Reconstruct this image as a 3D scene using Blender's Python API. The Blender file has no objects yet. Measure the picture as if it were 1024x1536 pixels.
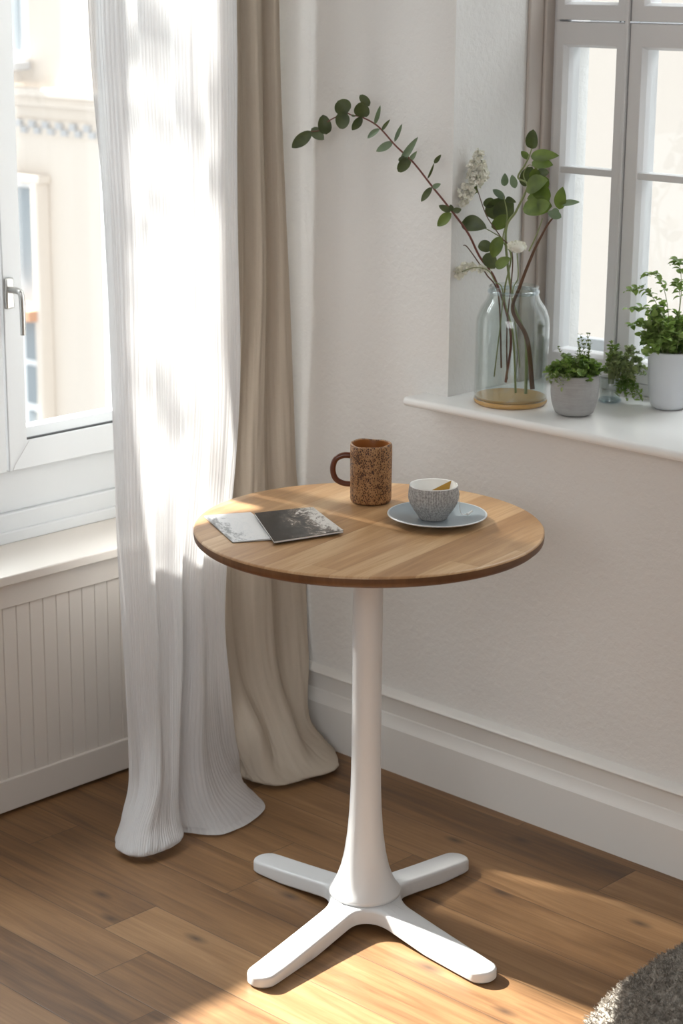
import bpy, bmesh, math, random
from mathutils import Vector, Matrix, noise
random.seed(7)
PI = math.pi
sc = bpy.context.scene
COL = sc.collection

# ------------------------------------------------------------------ camera
F, PITCH, HEAD, ROLL = 2950.0, 15.3, 133.6, 0.45
CAM = Vector((2.295, -2.481, 1.709))
h_, p_, a_ = map(math.radians, (HEAD, PITCH, ROLL))
W = Vector((math.cos(h_)*math.cos(p_), math.sin(h_)*math.cos(p_), -math.sin(p_)))
R0 = Vector((math.sin(h_), -math.cos(h_), 0)); U0 = R0.cross(W)
R = R0*math.cos(a_) + U0*math.sin(a_); U = -R0*math.sin(a_) + U0*math.cos(a_)
cd = bpy.data.cameras.new('camera'); cam = bpy.data.objects.new('camera', cd); COL.objects.link(cam)
cam.matrix_world = Matrix(((R.x, U.x, -W.x, CAM.x), (R.y, U.y, -W.y, CAM.y), (R.z, U.z, -W.z, CAM.z), (0, 0, 0, 1)))
cd.sensor_fit = 'VERTICAL'; cd.sensor_height = 24; cd.lens = F/1536*24
cd.clip_start = .05; cd.clip_end = 200
cd.dof.use_dof = True; cd.dof.focus_distance = 3.55; cd.dof.aperture_fstop = 4.0
sc.camera = cam

def at(px, py, axis, val):
    """the point seen at (px, py) of the 1024x1536 frame on the plane axis = val"""
    d = ((px-512)/F)*R - ((py-768)/F)*U + W
    return CAM + d*((val-CAM[axis])/d[axis])

# ------------------------------------------------------------------ light
WORLD = 1.05
SUN = 24.0
w = bpy.data.worlds.new('world'); sc.world = w; w.use_nodes = True
bg = w.node_tree.nodes['Background']; bg.inputs[0].default_value = (.93, .965, 1, 1); bg.inputs[1].default_value = WORLD
sd = bpy.data.lights.new('sun', 'SUN'); sd.energy = SUN; sd.angle = math.radians(1.6); sd.color = (1, .95, .89)
sun = bpy.data.objects.new('sun', sd); COL.objects.link(sun)
sdir = Vector((1, .075, -.72)).normalized()
sun.rotation_euler = sdir.to_track_quat('-Z', 'Y').to_euler()
def area(name, loc, target, sx, sy, energy, color=(1, 1, 1)):
    l = bpy.data.lights.new(name, 'AREA'); l.shape = 'RECTANGLE'; l.size = sx; l.size_y = sy; l.energy = energy; l.color = color
    o = bpy.data.objects.new(name, l); COL.objects.link(o); o.location = loc
    o.rotation_euler = (Vector(target)-Vector(loc)).to_track_quat('-Z', 'Y').to_euler(); return o
area('skylight_left_window', (-2.1, -.5, 2.6), (-.3, -.1, .6), 2.2, 1.4, 95, (.93, .97, 1))
area('skylight_right_window', (.3, 2.0, 2.9), (.0, .2, .9), 2.0, 1.2, 45, (.93, .97, 1))
area('room_fill_light', (2.2, -3.9, 2.2), (.3, .3, .9), 2.4, 1.6, 40, (.96, .98, 1))  # added fill lamp for the interior; the front wall has no window
vs = sc.view_settings; vs.view_transform = 'Standard'; vs.look = 'None'; vs.exposure = 0.52; vs.gamma = 1; vs.use_curve_mapping = False
sc.cycles.max_bounces = 9; sc.cycles.diffuse_bounces = 5; sc.cycles.transparent_max_bounces = 16
sc.cycles.transmission_bounces = 10; sc.cycles.sample_clamp_indirect = 4

# ------------------------------------------------------------------ material helpers
def lin(c):
    f = lambda v: (v/12.92 if v <= .04045 else ((v+.055)/1.055)**2.4)
    return tuple(f(v/255) for v in c) + (1,)
class NT:
    def __init__(s, name):
        s.m = bpy.data.materials.new(name); s.m.use_nodes = True
        s.t = s.m.node_tree; s.t.nodes.clear(); s.out = s.t.nodes.new('ShaderNodeOutputMaterial')
    def n(s, typ, ins=None, **at_):
        nd = s.t.nodes.new('ShaderNode'+typ)
        for k, v in at_.items(): setattr(nd, k, v)
        for k, v in (ins or {}).items():
            sock = nd.inputs[k]
            if isinstance(v, bpy.types.NodeSocket): s.t.links.new(v, sock)
            else: sock.default_value = v
        return nd
    def ma(s, op, a, b=0.0, c=0.0, clamp=False):
        nd = s.n('Math', {0: a, 1: b, 2: c}, operation=op); nd.use_clamp = clamp; return nd.outputs[0]
    def mix(s, f, a, b, mode='MIX'):
        nd = s.n('Mix', data_type='RGBA', blend_type=mode)
        for i, v in ((0, f), (6, a), (7, b)):
            if isinstance(v, bpy.types.NodeSocket): s.t.links.new(v, nd.inputs[i])
            else: nd.inputs[i].default_value = v
        return nd.outputs[2]
    def ramp(s, f, stops, interp='LINEAR'):
        nd = s.n('ValToRGB', {0: f}); e = nd.color_ramp; e.interpolation = interp
        while len(e.elements) < len(stops): e.elements.new(.5)
        for i, (p, c) in enumerate(stops):
            e.elements[i].position = p; e.elements[i].color = c if len(c) == 4 else tuple(c)+(1,)
        return nd.outputs[0]
    def obj(s, scale=(1, 1, 1), rot=(0, 0, 0)):
        c = s.n('TexCoord').outputs['Object']
        return s.n('Mapping', {'Vector': c, 'Scale': scale, 'Rotation': rot}).outputs[0]
    def noise(s, vec, scale, detail=4, rough=.5, dist=0.0):
        return s.n('TexNoise', {'Vector': vec, 'Scale': scale, 'Detail': detail, 'Roughness': rough, 'Distortion': dist}).outputs[0]
    def bump(s, h, strength=.2, dist=.01):
        return s.n('Bump', {'Height': h, 'Strength': strength, 'Distance': dist}).outputs[0]
    def bsdf(s, color, rough=.5, normal=None, **kw):
        ins = {'Base Color': color, 'Roughness': rough}
        if normal is not None: ins['Normal'] = normal
        for k, v in kw.items(): ins[k.replace('_', ' ')] = v
        return s.n('BsdfPrincipled', ins).outputs[0]
    def done(s, sh): s.t.links.new(sh, s.out.inputs[0]); return s.m

def paint(name, rgb, rough=.45, var=.03, bump=.06, scale=9, spec=.5):
    t = NT(name); v = t.obj(); n = t.noise(v, scale, 3)
    c = t.mix(t.ma('MULTIPLY', n, var*10, clamp=True), lin(rgb), tuple(x*(1-var*2) for x in lin(rgb)[:3])+(1,))
    return t.done(t.bsdf(c, rough, t.bump(t.noise(v, 160, 2), bump, .002), Specular_IOR_Level=spec))
def plaster(name, rgb):
    t = NT(name); v = t.obj()
    big = t.noise(v, 2.2, 3); c = t.mix(big, lin(rgb), tuple(x*.94 for x in lin(rgb)[:3])+(1,))
    n1 = t.noise(v, 95, 4, .6, .4); n2 = t.n('TexVoronoi', {'Vector': v, 'Scale': 60.0}, feature='SMOOTH_F1').outputs[0]
    n3 = t.noise(v, 16, 3)
    hgt = t.ma('ADD', t.ma('ADD', n1, t.ma('MULTIPLY', n2, .5)), t.ma('MULTIPLY', n3, 1.2))
    return t.done(t.bsdf(c, .85, t.bump(hgt, .55, .003), Specular_IOR_Level=.2))

def wood(name, staves, swap, pal, seam, wscale=1.0, jitter_len=1.3, rough=(.38, .55), seamw=.0012, knots=True, rotz=0.0, tone=.5, coat=0.0):
    """boards run along x (or y when swap); staves = board width"""
    t = NT(name); v = t.obj(rot=(0, 0, rotz))
    sp = t.n('SeparateXYZ', {0: v}); X, Y = (sp.outputs[1], sp.outputs[0]) if swap else (sp.outputs[0], sp.outputs[1])
    row = t.ma('DIVIDE', Y, staves); ri = t.ma('FLOOR', row); rf = t.ma('SUBTRACT', row, ri)
    rnd = t.n('TexWhiteNoise', {'W': ri}, noise_dimensions='1D').outputs[0]
    lx = t.ma('ADD', t.ma('DIVIDE', X, jitter_len), t.ma('MULTIPLY', rnd, 7.3)); li = t.ma('FLOOR', lx); lf = t.ma('SUBTRACT', lx, li)
    idv = t.n('CombineXYZ', {0: ri, 1: li, 2: 0.0}).outputs[0]
    r2 = t.n('TexWhiteNoise', {'Vector': idv}, noise_dimensions='2D'); rv = r2.outputs[0]
    shift = t.ma('MULTIPLY', rv, 31.0)
    g = t.n('CombineXYZ', {0: t.ma('ADD', t.ma('MULTIPLY', X, 1.6*wscale), shift), 1: t.ma('MULTIPLY', Y, 22*wscale), 2: shift}).outputs[0]
    grain = t.noise(g, 1.6, 6, .62, .9)
    g2 = t.n('CombineXYZ', {0: t.ma('ADD', t.ma('MULTIPLY', X, 6*wscale), shift), 1: t.ma('MULTIPLY', Y, 190*wscale), 2: shift}).outputs[0]
    fine = t.noise(g2, 1.0, 3, .6)
    g3 = t.n('CombineXYZ', {0: t.ma('ADD', t.ma('MULTIPLY', X, .9*wscale), shift), 1: t.ma('MULTIPLY', Y, 5*wscale), 2: shift}).outputs[0]
    broad = t.noise(g3, 1.8, 3, .5, .6)
    k = t.ma('ADD', t.ma('ADD', t.ma('MULTIPLY', grain, .6), t.ma('MULTIPLY', broad, .45)), t.ma('MULTIPLY', t.ma('SUBTRACT', fine, .5), .22))
    k = t.ma('ADD', k, t.ma('MULTIPLY', t.ma('SUBTRACT', rv, .5), tone))
    c = t.ramp(k, pal)
    if knots:
        kv = t.n('CombineXYZ', {0: t.ma('ADD', t.ma('MULTIPLY', X, 2.1), shift), 1: t.ma('MULTIPLY', Y, 5.0), 2: shift}).outputs[0]
        kd = t.n('TexVoronoi', {'Vector': kv, 'Scale': 1.0}, voronoi_dimensions='2D').outputs[0]
        km = t.ma('SUBTRACT', 1.0, t.ma('DIVIDE', kd, t.ma('ADD', .02, t.ma('MULTIPLY', grain, .10))), clamp=True)
        c = t.mix(t.ma('MULTIPLY', km, .85), c, (.035, .018, .009, 1))
    e1 = t.ma('MULTIPLY', t.ma('MINIMUM', rf, t.ma('SUBTRACT', 1.0, rf)), staves)
    e2 = t.ma('MULTIPLY', t.ma('MINIMUM', lf, t.ma('SUBTRACT', 1.0, lf)), jitter_len)
    e = t.ma('MINIMUM', e1, e2)
    s = t.ma('SUBTRACT', 1.0, t.ma('DIVIDE', e, seamw), clamp=True)
    c = t.mix(t.ma('MULTIPLY', s, seam), c, (.03, .016, .009, 1))
    hgt = t.ma('SUBTRACT', t.ma('MULTIPLY', t.ma('ADD', grain, fine), .25), t.ma('MULTIPLY', s, seam))
    rg = t.n('MapRange', {0: grain, 3: rough[0], 4: rough[1]}).outputs[0]
    return t.done(t.bsdf(c, rg, t.bump(hgt, .35, .0012), Coat_Weight=coat, Coat_Roughness=.3))

def fabric(name, rgb, trans, transp, thread=900, dark=.85, bump=.4, weave=False):
    t = NT(name); uv = t.n('TexCoord').outputs['UV']; sp = t.n('SeparateXYZ', {0: uv})
    nz = t.noise(t.n('Mapping', {'Vector': uv, 'Scale': (60, 6, 1)}).outputs[0], 1, 4, .6)
    ph = t.ma('ADD', t.ma('MULTIPLY', sp.outputs[0], thread), t.ma('MULTIPLY', nz, 9.0))
    wv = t.ma('ADD', t.ma('MULTIPLY', t.ma('SINE', ph), .5), .5)
    if weave:
        wv2 = t.noise(t.n('Mapping', {'Vector': uv, 'Scale': (30, 700, 1)}).outputs[0], 1, 3, .6)
        wv3 = t.noise(t.n('Mapping', {'Vector': uv, 'Scale': (420, 14, 1)}).outputs[0], 1, 3, .6)
        wv = t.ma('MULTIPLY', t.ma('ADD', wv2, wv3), .5)
    col = t.mix(wv, tuple(x*dark for x in lin(rgb)[:3])+(1,), lin(rgb))
    nrm = t.bump(wv, bump, .0015)
    d = t.n('BsdfDiffuse', {'Color': col, 'Normal': nrm}).outputs[0]
    tr = t.n('BsdfTranslucent', {'Color': t.mix(.35, col, (.5, .5, .5, 1), 'MULTIPLY'), 'Normal': nrm}).outputs[0]
    m1 = t.n('MixShader', {0: trans, 1: d, 2: tr}).outputs[0]
    if transp > 0:
        fac = t.ma('MULTIPLY', t.ma('ADD', .45, t.ma('MULTIPLY', wv, 1.1)), transp)
        m1 = t.n('MixShader', {0: fac, 1: m1, 2: t.n('BsdfTransparent').outputs[0]}).outputs[0]
    return t.done(m1)

def glass_thin(name, tint, lo, hi, rough=0.0, p=2.5):
    t = NT(name); lw = t.n('LayerWeight', {'Blend': .5}).outputs['Facing']
    f = t.ma('ADD', lo, t.ma('MULTIPLY', t.ma('POWER', lw, p), hi-lo), clamp=True)
    return t.done(t.n('MixShader', {0: f, 1: t.n('BsdfTransparent', {'Color': tint}).outputs[0],
                                    2: t.n('BsdfGlossy', {'Color': (1, 1, 1, 1), 'Roughness': rough}).outputs[0]}).outputs[0])
def leafmat(name, a, b, trans=.25):
    t = NT(name); n = t.noise(t.obj(), 35, 3); c = t.mix(t.ramp(n, [(.35, (0, 0, 0)), (.65, (1, 1, 1))]), lin(a), lin(b))
    p = t.bsdf(c, .5); tr = t.n('BsdfTranslucent', {'Color': t.mix(.5, c, (.25, .4, .04, 1))}).outputs[0]
    return t.done(t.n('MixShader', {0: trans, 1: p, 2: tr}).outputs[0])

M = {}
M['wall'] = plaster('plaster_warm_white', (228, 226, 223))
M['ceil'] = paint('ceiling_white', (240, 240, 238), .9)
M['trim'] = paint('gloss_white_woodwork', (232, 230, 226), .4)
M['cover'] = paint('cream_white_woodwork', (212, 206, 199), .5)
M['pvc'] = paint('white_window_frame', (200, 204, 207), .3, .01, .01)
M['greywood'] = paint('pale_grey_window_paint', (216, 215, 215), .4, .02)
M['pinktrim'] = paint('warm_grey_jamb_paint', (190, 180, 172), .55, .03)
M['gasket'] = paint('dark_gasket', (60, 62, 64), .6)
M['sill'] = paint('white_sill_lacquer', (238, 237, 235), .25, .01, .02)
M['white'] = paint('white_powder_coat', (208, 209, 210), .42, .01, .05, spec=.5)
M['nickel'] = NT('brushed_nickel'); M['nickel'] = M['nickel'].done(M['nickel'].bsdf(lin((190, 190, 188)), .3, Metallic=.9))
M['pane'] = glass_thin('window_glass', (.97, .985, .98, 1), .03, .5, p=4)
M['floor'] = wood('oak_floor', .128, False,
    [(.22, lin((66, 45, 28))), (.42, lin((106, 75, 46))), (.6, lin((134, 99, 64))), (.85, lin((162, 126, 88)))], .7, 1.0, 1.25, seamw=.0016, tone=.22)
M['top'] = wood('oak_stave_tabletop', .058, True,
    [(.2, lin((142, 103, 66))), (.42, lin((170, 129, 88))), (.6, lin((190, 150, 107))), (.82, lin((216, 184, 143)))], .25, 1.6, 3.1, seamw=.0007,
    knots=False, rotz=math.radians(-9), tone=.32, rough=(.32, .45))
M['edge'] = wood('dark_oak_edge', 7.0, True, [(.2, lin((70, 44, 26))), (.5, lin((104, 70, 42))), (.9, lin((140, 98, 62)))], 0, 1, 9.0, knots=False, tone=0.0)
M['sheer'] = fabric('white_sheer_voile', (236, 235, 236), .24, .11, 430, .84, .5)
M['linen'] = fabric('beige_linen', (206, 194, 178), .12, 0, 900, .86, .5, True)
M['jar'] = glass_thin('jar_glass', (.90, .925, .92, 1), .04, .85, .02, 3.2)
M['jarrim'] = glass_thin('jar_rim_glass', (.75, .84, .9, 1), .12, .8, .02, 2)
M['amber'] = NT('amber_water'); M['amber'] = M['amber'].done(M['amber'].bsdf(lin((214, 170, 106)), .15, Alpha=.8))
M['stem'] = paint('green_stem', (132, 142, 92), .6, .1)
M['twig'] = paint('brown_twig', (104, 74, 54), .7, .12)
M['redtwig'] = paint('reddish_twig', (116, 66, 56), .6, .1)
M['euc'] = leafmat('dark_green_leaf', (52, 60, 36), (76, 84, 50), .12)
M['euc2'] = leafmat('fresh_green_leaf', (78, 94, 40), (104, 120, 54), .22)
M['eucg'] = leafmat('greyish_green_leaf', (96, 112, 96), (112, 128, 106), .2)
M['herb'] = leafmat('herb_green', (88, 118, 58), (146, 168, 92), .45)
M['herb2'] = leafmat('pale_herb_green', (134, 150, 104), (166, 176, 124), .3)
M['fern'] = leafmat('bright_leaf_green', (104, 130, 64), (152, 174, 98), .3)
M['petal'] = leafmat('cream_petal', (240, 236, 222), (250, 248, 240), .15)
M['soil'] = paint('dark_soil', (50, 38, 28), .95, .2, .8)

def concrete():
    t = NT('grey_concrete'); v = t.obj()
    st = t.noise(t.n('Mapping', {'Vector': v, 'Scale': (20, 20, 400)}).outputs[0], 1, 4, .6); n = t.noise(v, 60, 5, .6)
    c = t.mix(t.ma('ADD', t.ma('MULTIPLY', st, .5), t.ma('MULTIPLY', n, .5)), lin((132, 130, 128)), lin((182, 180, 178)))
    return t.done(t.bsdf(c, .85, t.bump(t.ma('ADD', st, n), .4, .001)))
M['concrete'] = concrete()
M['potwhite'] = paint('satin_pale_grey_glaze', (205, 208, 212), .35, .02, .03)
def mottled():
    t = NT('mottled_brown_glaze'); v = t.obj()
    vo = t.n('TexVoronoi', {'Vector': t.n('Mapping', {'Vector': v, 'Scale': (1, 1, .75)}).outputs[0], 'Scale': 290.0}, feature='DISTANCE_TO_EDGE').outputs[0]
    n = t.noise(v, 170, 4, .7, .6); n2 = t.noise(v, 60, 3)
    k = t.ma('ADD', t.ma('ADD', t.ma('MULTIPLY', vo, -.9), n), t.ma('MULTIPLY', t.ma('SUBTRACT', n2, .5), .4))
    c = t.ramp(k, [(.18, lin((56, 32, 18))), (.30, lin((86, 48, 22))), (.38, lin((146, 104, 64))), (.6, lin((172, 130, 86)))])
    return t.done(t.bsdf(c, .5, t.bump(k, .5, .0012)))
M['mug'] = mottled()
M['mugin'] = paint('amber_glaze', (142, 88, 42), .3, .05)
M['mughandle'] = paint('dark_brown_glaze', (98, 50, 28), .28, .06)
def cupmat():
    t = NT('ribbed_grey_stoneware'); v = t.n('TexCoord').outputs['UV']
    sp = t.n('SeparateXYZ', {0: v})
    a = t.ma('SINE', t.ma('ADD', t.ma('MULTIPLY', sp.outputs[0], 2*PI*96), t.ma('MULTIPLY', t.ma('SINE', t.ma('MULTIPLY', sp.outputs[1], 110)), 1.2)))
    n = t.noise(t.obj(), 300, 3); k = t.ma('ADD', t.ma('MULTIPLY', a, .16), n)
    c = t.ramp(k, [(.3, lin((132, 129, 127))), (.5, lin((164, 161, 158))), (.75, lin((196, 194, 190)))])
    return t.done(t.bsdf(c, .6, t.bump(k, .8, .001)))
M['cup'] = cupmat()
M['cupin'] = paint('white_glaze', (238, 238, 236), .25, .01, .01)
M['saucer'] = paint('blue_grey_glaze', (150, 160, 166), .3, .03, .03)
M['saucerrim'] = paint('pale_glaze_rim', (206, 210, 212), .3)
M['gold'] = NT('golden_tea_mesh'); M['gold'] = M['gold'].done(M['gold'].bsdf(lin((178, 138, 62)), .35, Metallic=.5))
M['paper'] = paint('magazine_paper', (232, 230, 226), .6)
def printmat(name, seed, dark, stops):
    t = NT(name); v = t.n('TexCoord').outputs['UV']
    mp = t.n('Mapping', {'Vector': v, 'Location': (seed, seed*.7, 0)}).outputs[0]
    n = t.noise(mp, 3.4, 8, .66, 1.2); n2 = t.noise(mp, 14, 8, .75, 1.5)
    k = t.ma('ADD', t.ma('MULTIPLY', n, .62), t.ma('MULTIPLY', n2, .38))
    sp = t.n('SeparateXYZ', {0: v})
    k = t.ma('SUBTRACT', k, t.ma('MULTIPLY', t.ma('SUBTRACT', dark, sp.outputs[1]), .35))
    return t.done(t.bsdf(t.ramp(k, stops), .3))
M['print1'] = printmat('grey_white_marbled_print', 3.1, .1, [(.3, lin((70, 74, 78))), (.46, lin((150, 154, 158))), (.54, lin((232, 234, 236))), (.7, lin((244, 244, 244)))])
M['print2'] = printmat('dark_photographic_print', 8.6, .62, [(.36, lin((30, 32, 34))), (.47, lin((62, 62, 62))), (.52, lin((120, 108, 98))), (.58, lin((226, 222, 216)))])
def woolmat():
    t = NT('grey_boucle_wool'); v = t.obj(); n = t.noise(v, 120, 5, .7, .8); n2 = t.noise(v, 18, 3)
    k = t.ma('ADD', t.ma('MULTIPLY', n, .7), t.ma('MULTIPLY', n2, .3))
    c = t.ramp(k, [(.3, lin((96, 90, 82))), (.5, lin((158, 151, 142))), (.7, lin((206, 200, 190)))])
    return t.done(t.bsdf(c, .95, t.bump(n, 1.0, .006), Specular_IOR_Level=.1))
M['wool'] = woolmat()
M['facade'] = paint('cream_render', (218, 208, 198), .9, .03)
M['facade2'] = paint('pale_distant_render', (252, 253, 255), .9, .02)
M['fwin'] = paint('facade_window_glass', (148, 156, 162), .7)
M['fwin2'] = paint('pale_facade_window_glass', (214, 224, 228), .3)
M['fframe'] = paint('facade_window_frame', (240, 242, 244), .5)
M['zinc'] = paint('zinc_ledge', (186, 186, 188), .6)
M['terra'] = paint('terracotta_ledge', (206, 158, 128), .8)
M['blind'] = fabric('added_blind_cloth', (225, 220, 212), .15, 0, 900, .9, .3, True)

# ------------------------------------------------------------------ mesh helpers
def tag(o, label=None, cat=None, group=None, kind=None):
    for k, v in (('label', label), ('category', cat), ('group', group), ('kind', kind)):
        if v: o[k] = v
    return o
def thing(name, loc, label=None, cat=None, group=None, kind=None):
    o = bpy.data.objects.new(name, None); COL.objects.link(o); o.location = loc; o.empty_display_size = .05
    return tag(o, label, cat, group, kind)
def wloc(o):
    l = Vector((0, 0, 0))
    while o is not None: l += o.location; o = o.parent
    return l
def obj(name, bm, mat, parent=None, org=None, smooth=40, bevel=0, solid=0, sub=0):
    """geometry is given in world coordinates; org = origin of a top-level mesh"""
    o0 = Vector(org) if org is not None else Vector((0, 0, 0))
    if parent is not None: o0 = wloc(parent)
    me = bpy.data.meshes.new(name); bmesh.ops.translate(bm, verts=bm.verts, vec=-o0)
    bm.normal_update(); bm.to_mesh(me); bm.free()
    me.materials.append(mat)
    if smooth:
        me.polygons.foreach_set('use_smooth', [True]*len(me.polygons))
        me.set_sharp_from_angle(angle=math.radians(smooth))
    o = bpy.data.objects.new(name, me); COL.objects.link(o)
    if parent is not None: o.parent = parent
    else: o.location = o0
    if solid: md = o.modifiers.new('solid', 'SOLIDIFY'); md.thickness = solid; md.offset = 0
    if bevel:
        md = o.modifiers.new('bevel', 'BEVEL'); md.width = bevel; md.segments = 3; md.limit_method = 'ANGLE'; md.angle_limit = .6
    if sub: md = o.modifiers.new('sub', 'SUBSURF'); md.levels = sub; md.render_levels = sub
    return o
def B(): return bmesh.new()
def box(bm, a, b):
    x0, y0, z0 = a; x1, y1, z1 = b
    v = [bm.verts.new(p) for p in ((x0, y0, z0), (x1, y0, z0), (x1, y1, z0), (x0, y1, z0), (x0, y0, z1), (x1, y0, z1), (x1, y1, z1), (x0, y1, z1))]
    for f in ((3, 2, 1, 0), (4, 5, 6, 7), (0, 1, 5, 4), (1, 2, 6, 5), (2, 3, 7, 6), (3, 0, 4, 7)): bm.faces.new([v[i] for i in f])
    return bm
def bx(a, b): return box(B(), tuple(min(p, q) for p, q in zip(a, b)), tuple(max(p, q) for p, q in zip(a, b)))
def extrude_profile(bm, prof, axis, a, b):
    """closed 2D profile extruded along axis; prof in the two remaining axes"""
    rings = []
    for s in (a, b):
        r = []
        for (p, q) in prof:
            c = [p, q]; c.insert(axis, s); r.append(bm.verts.new(c))
        rings.append(r)
    n = len(prof)
    for i in range(n): bm.faces.new((rings[0][i], rings[0][(i+1) % n], rings[1][(i+1) % n], rings[1][i]))
    bm.faces.new(rings[0][::-1]); bm.faces.new(rings[1]); bmesh.ops.recalc_face_normals(bm, faces=bm.faces)
    return bm
def lathe(bm, prof, c=(0, 0, 0), n=64, uv=False, wob=None):
    rings = []; cx, cy, cz = c
    for (r, z) in prof:
        if r < 1e-6: rings.append([bm.verts.new((cx, cy, cz+z))])
        else: rings.append([bm.verts.new((cx+r*math.cos(2*PI*i/n), cy+r*math.sin(2*PI*i/n), cz+z+(wob(2*PI*i/n, z) if wob else 0))) for i in range(n)])
    ul = bm.loops.layers.uv.new('UVMap') if uv else None
    for k in range(len(rings)-1):
        a, b = rings[k], rings[k+1]
        for i in range(n):
            j = (i+1) % n
            if len(a) == 1 and len(b) == 1: continue
            if len(a) == 1: f = bm.faces.new((a[0], b[j], b[i]))
            elif len(b) == 1: f = bm.faces.new((a[i], a[j], b[0]))
            else:
                f = bm.faces.new((a[i], a[j], b[j], b[i]))
                if ul:
                    for lp, (uu, vv) in zip(f.loops, ((i/n, prof[k][1]), ((i+1)/n, prof[k][1]), ((i+1)/n, prof[k+1][1]), (i/n, prof[k+1][1]))): lp[ul].uv = (uu, vv)
    bmesh.ops.recalc_face_normals(bm, faces=bm.faces)
    return bm
def catmull(pts, n):
    pts = [Vector(p) for p in pts]; out = []
    P = [2*pts[0]-pts[1]] + pts + [2*pts[-1]-pts[-2]]
    m = len(pts)-1
    for k in range(n+1):
        u = k/n*m; i = min(int(u), m-1); t = u-i
        a, b, c, d = P[i:i+4]
        out.append(.5*((2*b)+(c-a)*t+(2*a-5*b+4*c-d)*t*t+(3*b-a-3*c+d)*t**3))
    return out
def tube(bm, pts, r0, r1=None, n=8, seg=None, cap=True):
    r1 = r0 if r1 is None else r1
    P = catmull(pts, seg) if seg else [Vector(p) for p in pts]
    up = Vector((.13, .27, .95)).normalized(); rings = []
    for i, p in enumerate(P):
        t = (P[min(i+1, len(P)-1)]-P[max(i-1, 0)]).normalized()
        s = t.cross(up); s = s.normalized() if s.length > 1e-4 else Vector((1, 0, 0)); u = s.cross(t).normalized(); up = u
        r = r0+(r1-r0)*i/(len(P)-1)
        rings.append([bm.verts.new(p+r*(s*math.cos(2*PI*k/n)+u*math.sin(2*PI*k/n))) for k in range(n)])
    for a, b in zip(rings, rings[1:]):
        for k in range(n): bm.faces.new((a[k], a[(k+1) % n], b[(k+1) % n], b[k]))
    if cap: bm.faces.new(rings[0][::-1]); bm.faces.new(rings[-1])
    return bm
def leaf(bm, base, tip, width, nrm, fold=.18, bend=.12, blunt=.6, seg=6, pw=.75):
    """a leaf blade with midrib fold and lengthwise bend; blunt>1 puts the widest place nearer the tip"""
    base, tip = Vector(base), Vector(tip); ax = tip-base; L = ax.length; ax.normalize()
    s = ax.cross(Vector(nrm)); s = s.normalized() if s.length > 1e-5 else ax.orthogonal().normalized(); nn = s.cross(ax).normalized()
    rows = []
    for i in range(seg+1):
        t = i/seg; wd = width*.5*math.sin(PI*t**blunt)**pw if 0 < t < 1 else 0
        c = base+ax*L*t+nn*(math.sin(PI*t)*bend*L)
        if wd == 0: rows.append([bm.verts.new(c)])
        else: rows.append([bm.verts.new(c-s*wd+nn*wd*fold*2), bm.verts.new(c-s*wd*.5+nn*wd*fold*.8), bm.verts.new(c), bm.verts.new(c+s*wd*.5+nn*wd*fold*.8), bm.verts.new(c+s*wd+nn*wd*fold*2)])
    for a, b in zip(rows, rows[1:]):
        if len(a) == 1:
            for k in range(4): bm.faces.new((a[0], b[k+1], b[k]))
        elif len(b) == 1:
            for k in range(4): bm.faces.new((a[k], a[k+1], b[0]))
        else:
            for k in range(4): bm.faces.new((a[k], a[k+1], b[k+1], b[k]))
def rnd(a, b): return random.uniform(a, b)

# ------------------------------------------------------------------ room shell
YW, XW = .56, -.86           # faces of the back wall (with the right window) and of the left wall
RX, RY, RZ = 3.9, -4.3, 2.75
tag(obj('floor', bx((XW-.3, RY, -.06), (RX, 1.0, 0)), M['floor'], smooth=0), kind='structure')
tag(obj('ceiling', bx((XW-.3, RY, RZ), (RX, 1.0, RZ+.1)), M['ceil'], smooth=0), kind='structure')
NX0, NX1, NZ0, NZ1 = -.30, 1.10, .848, 2.45     # niche of the right window
bm = B()
box(bm, (XW-.3, YW, 0), (NX0, 1.0, RZ)); box(bm, (NX1, YW, 0), (RX, 1.0, RZ))
box(bm, (NX0, YW, 0), (NX1, 1.0, NZ0)); box(bm, (NX0, YW, NZ1), (NX1, 1.0, RZ))
tag(obj('wall_back', bm, M['wall'], smooth=0), kind='structure')
LY0, LY1, LZ0, LZ1 = -1.05, .36, .505, 2.40      # opening of the left window
bm = B()
box(bm, (XW-.3, RY, 0), (XW, LY0, RZ)); box(bm, (XW-.3, LY1, 0), (XW, YW, RZ))
box(bm, (XW-.3, LY0, 0), (XW, LY1, LZ0-.001)); box(bm, (XW-.3, LY0, LZ1), (XW, LY1, RZ))
tag(obj('wall_left', bm, M['wall'], smooth=0), kind='structure')
bm = B(); box(bm, (RX, RY, 0), (RX+.1, 1.0, RZ)); tag(obj('wall_right', bm, M['wall'], smooth=0), kind='structure')
bm = B(); box(bm, (XW-.3, RY-.1, 0), (RX+.1, RY, RZ)); tag(obj('wall_front', bm, M['wall'], smooth=0), kind='structure')

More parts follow.
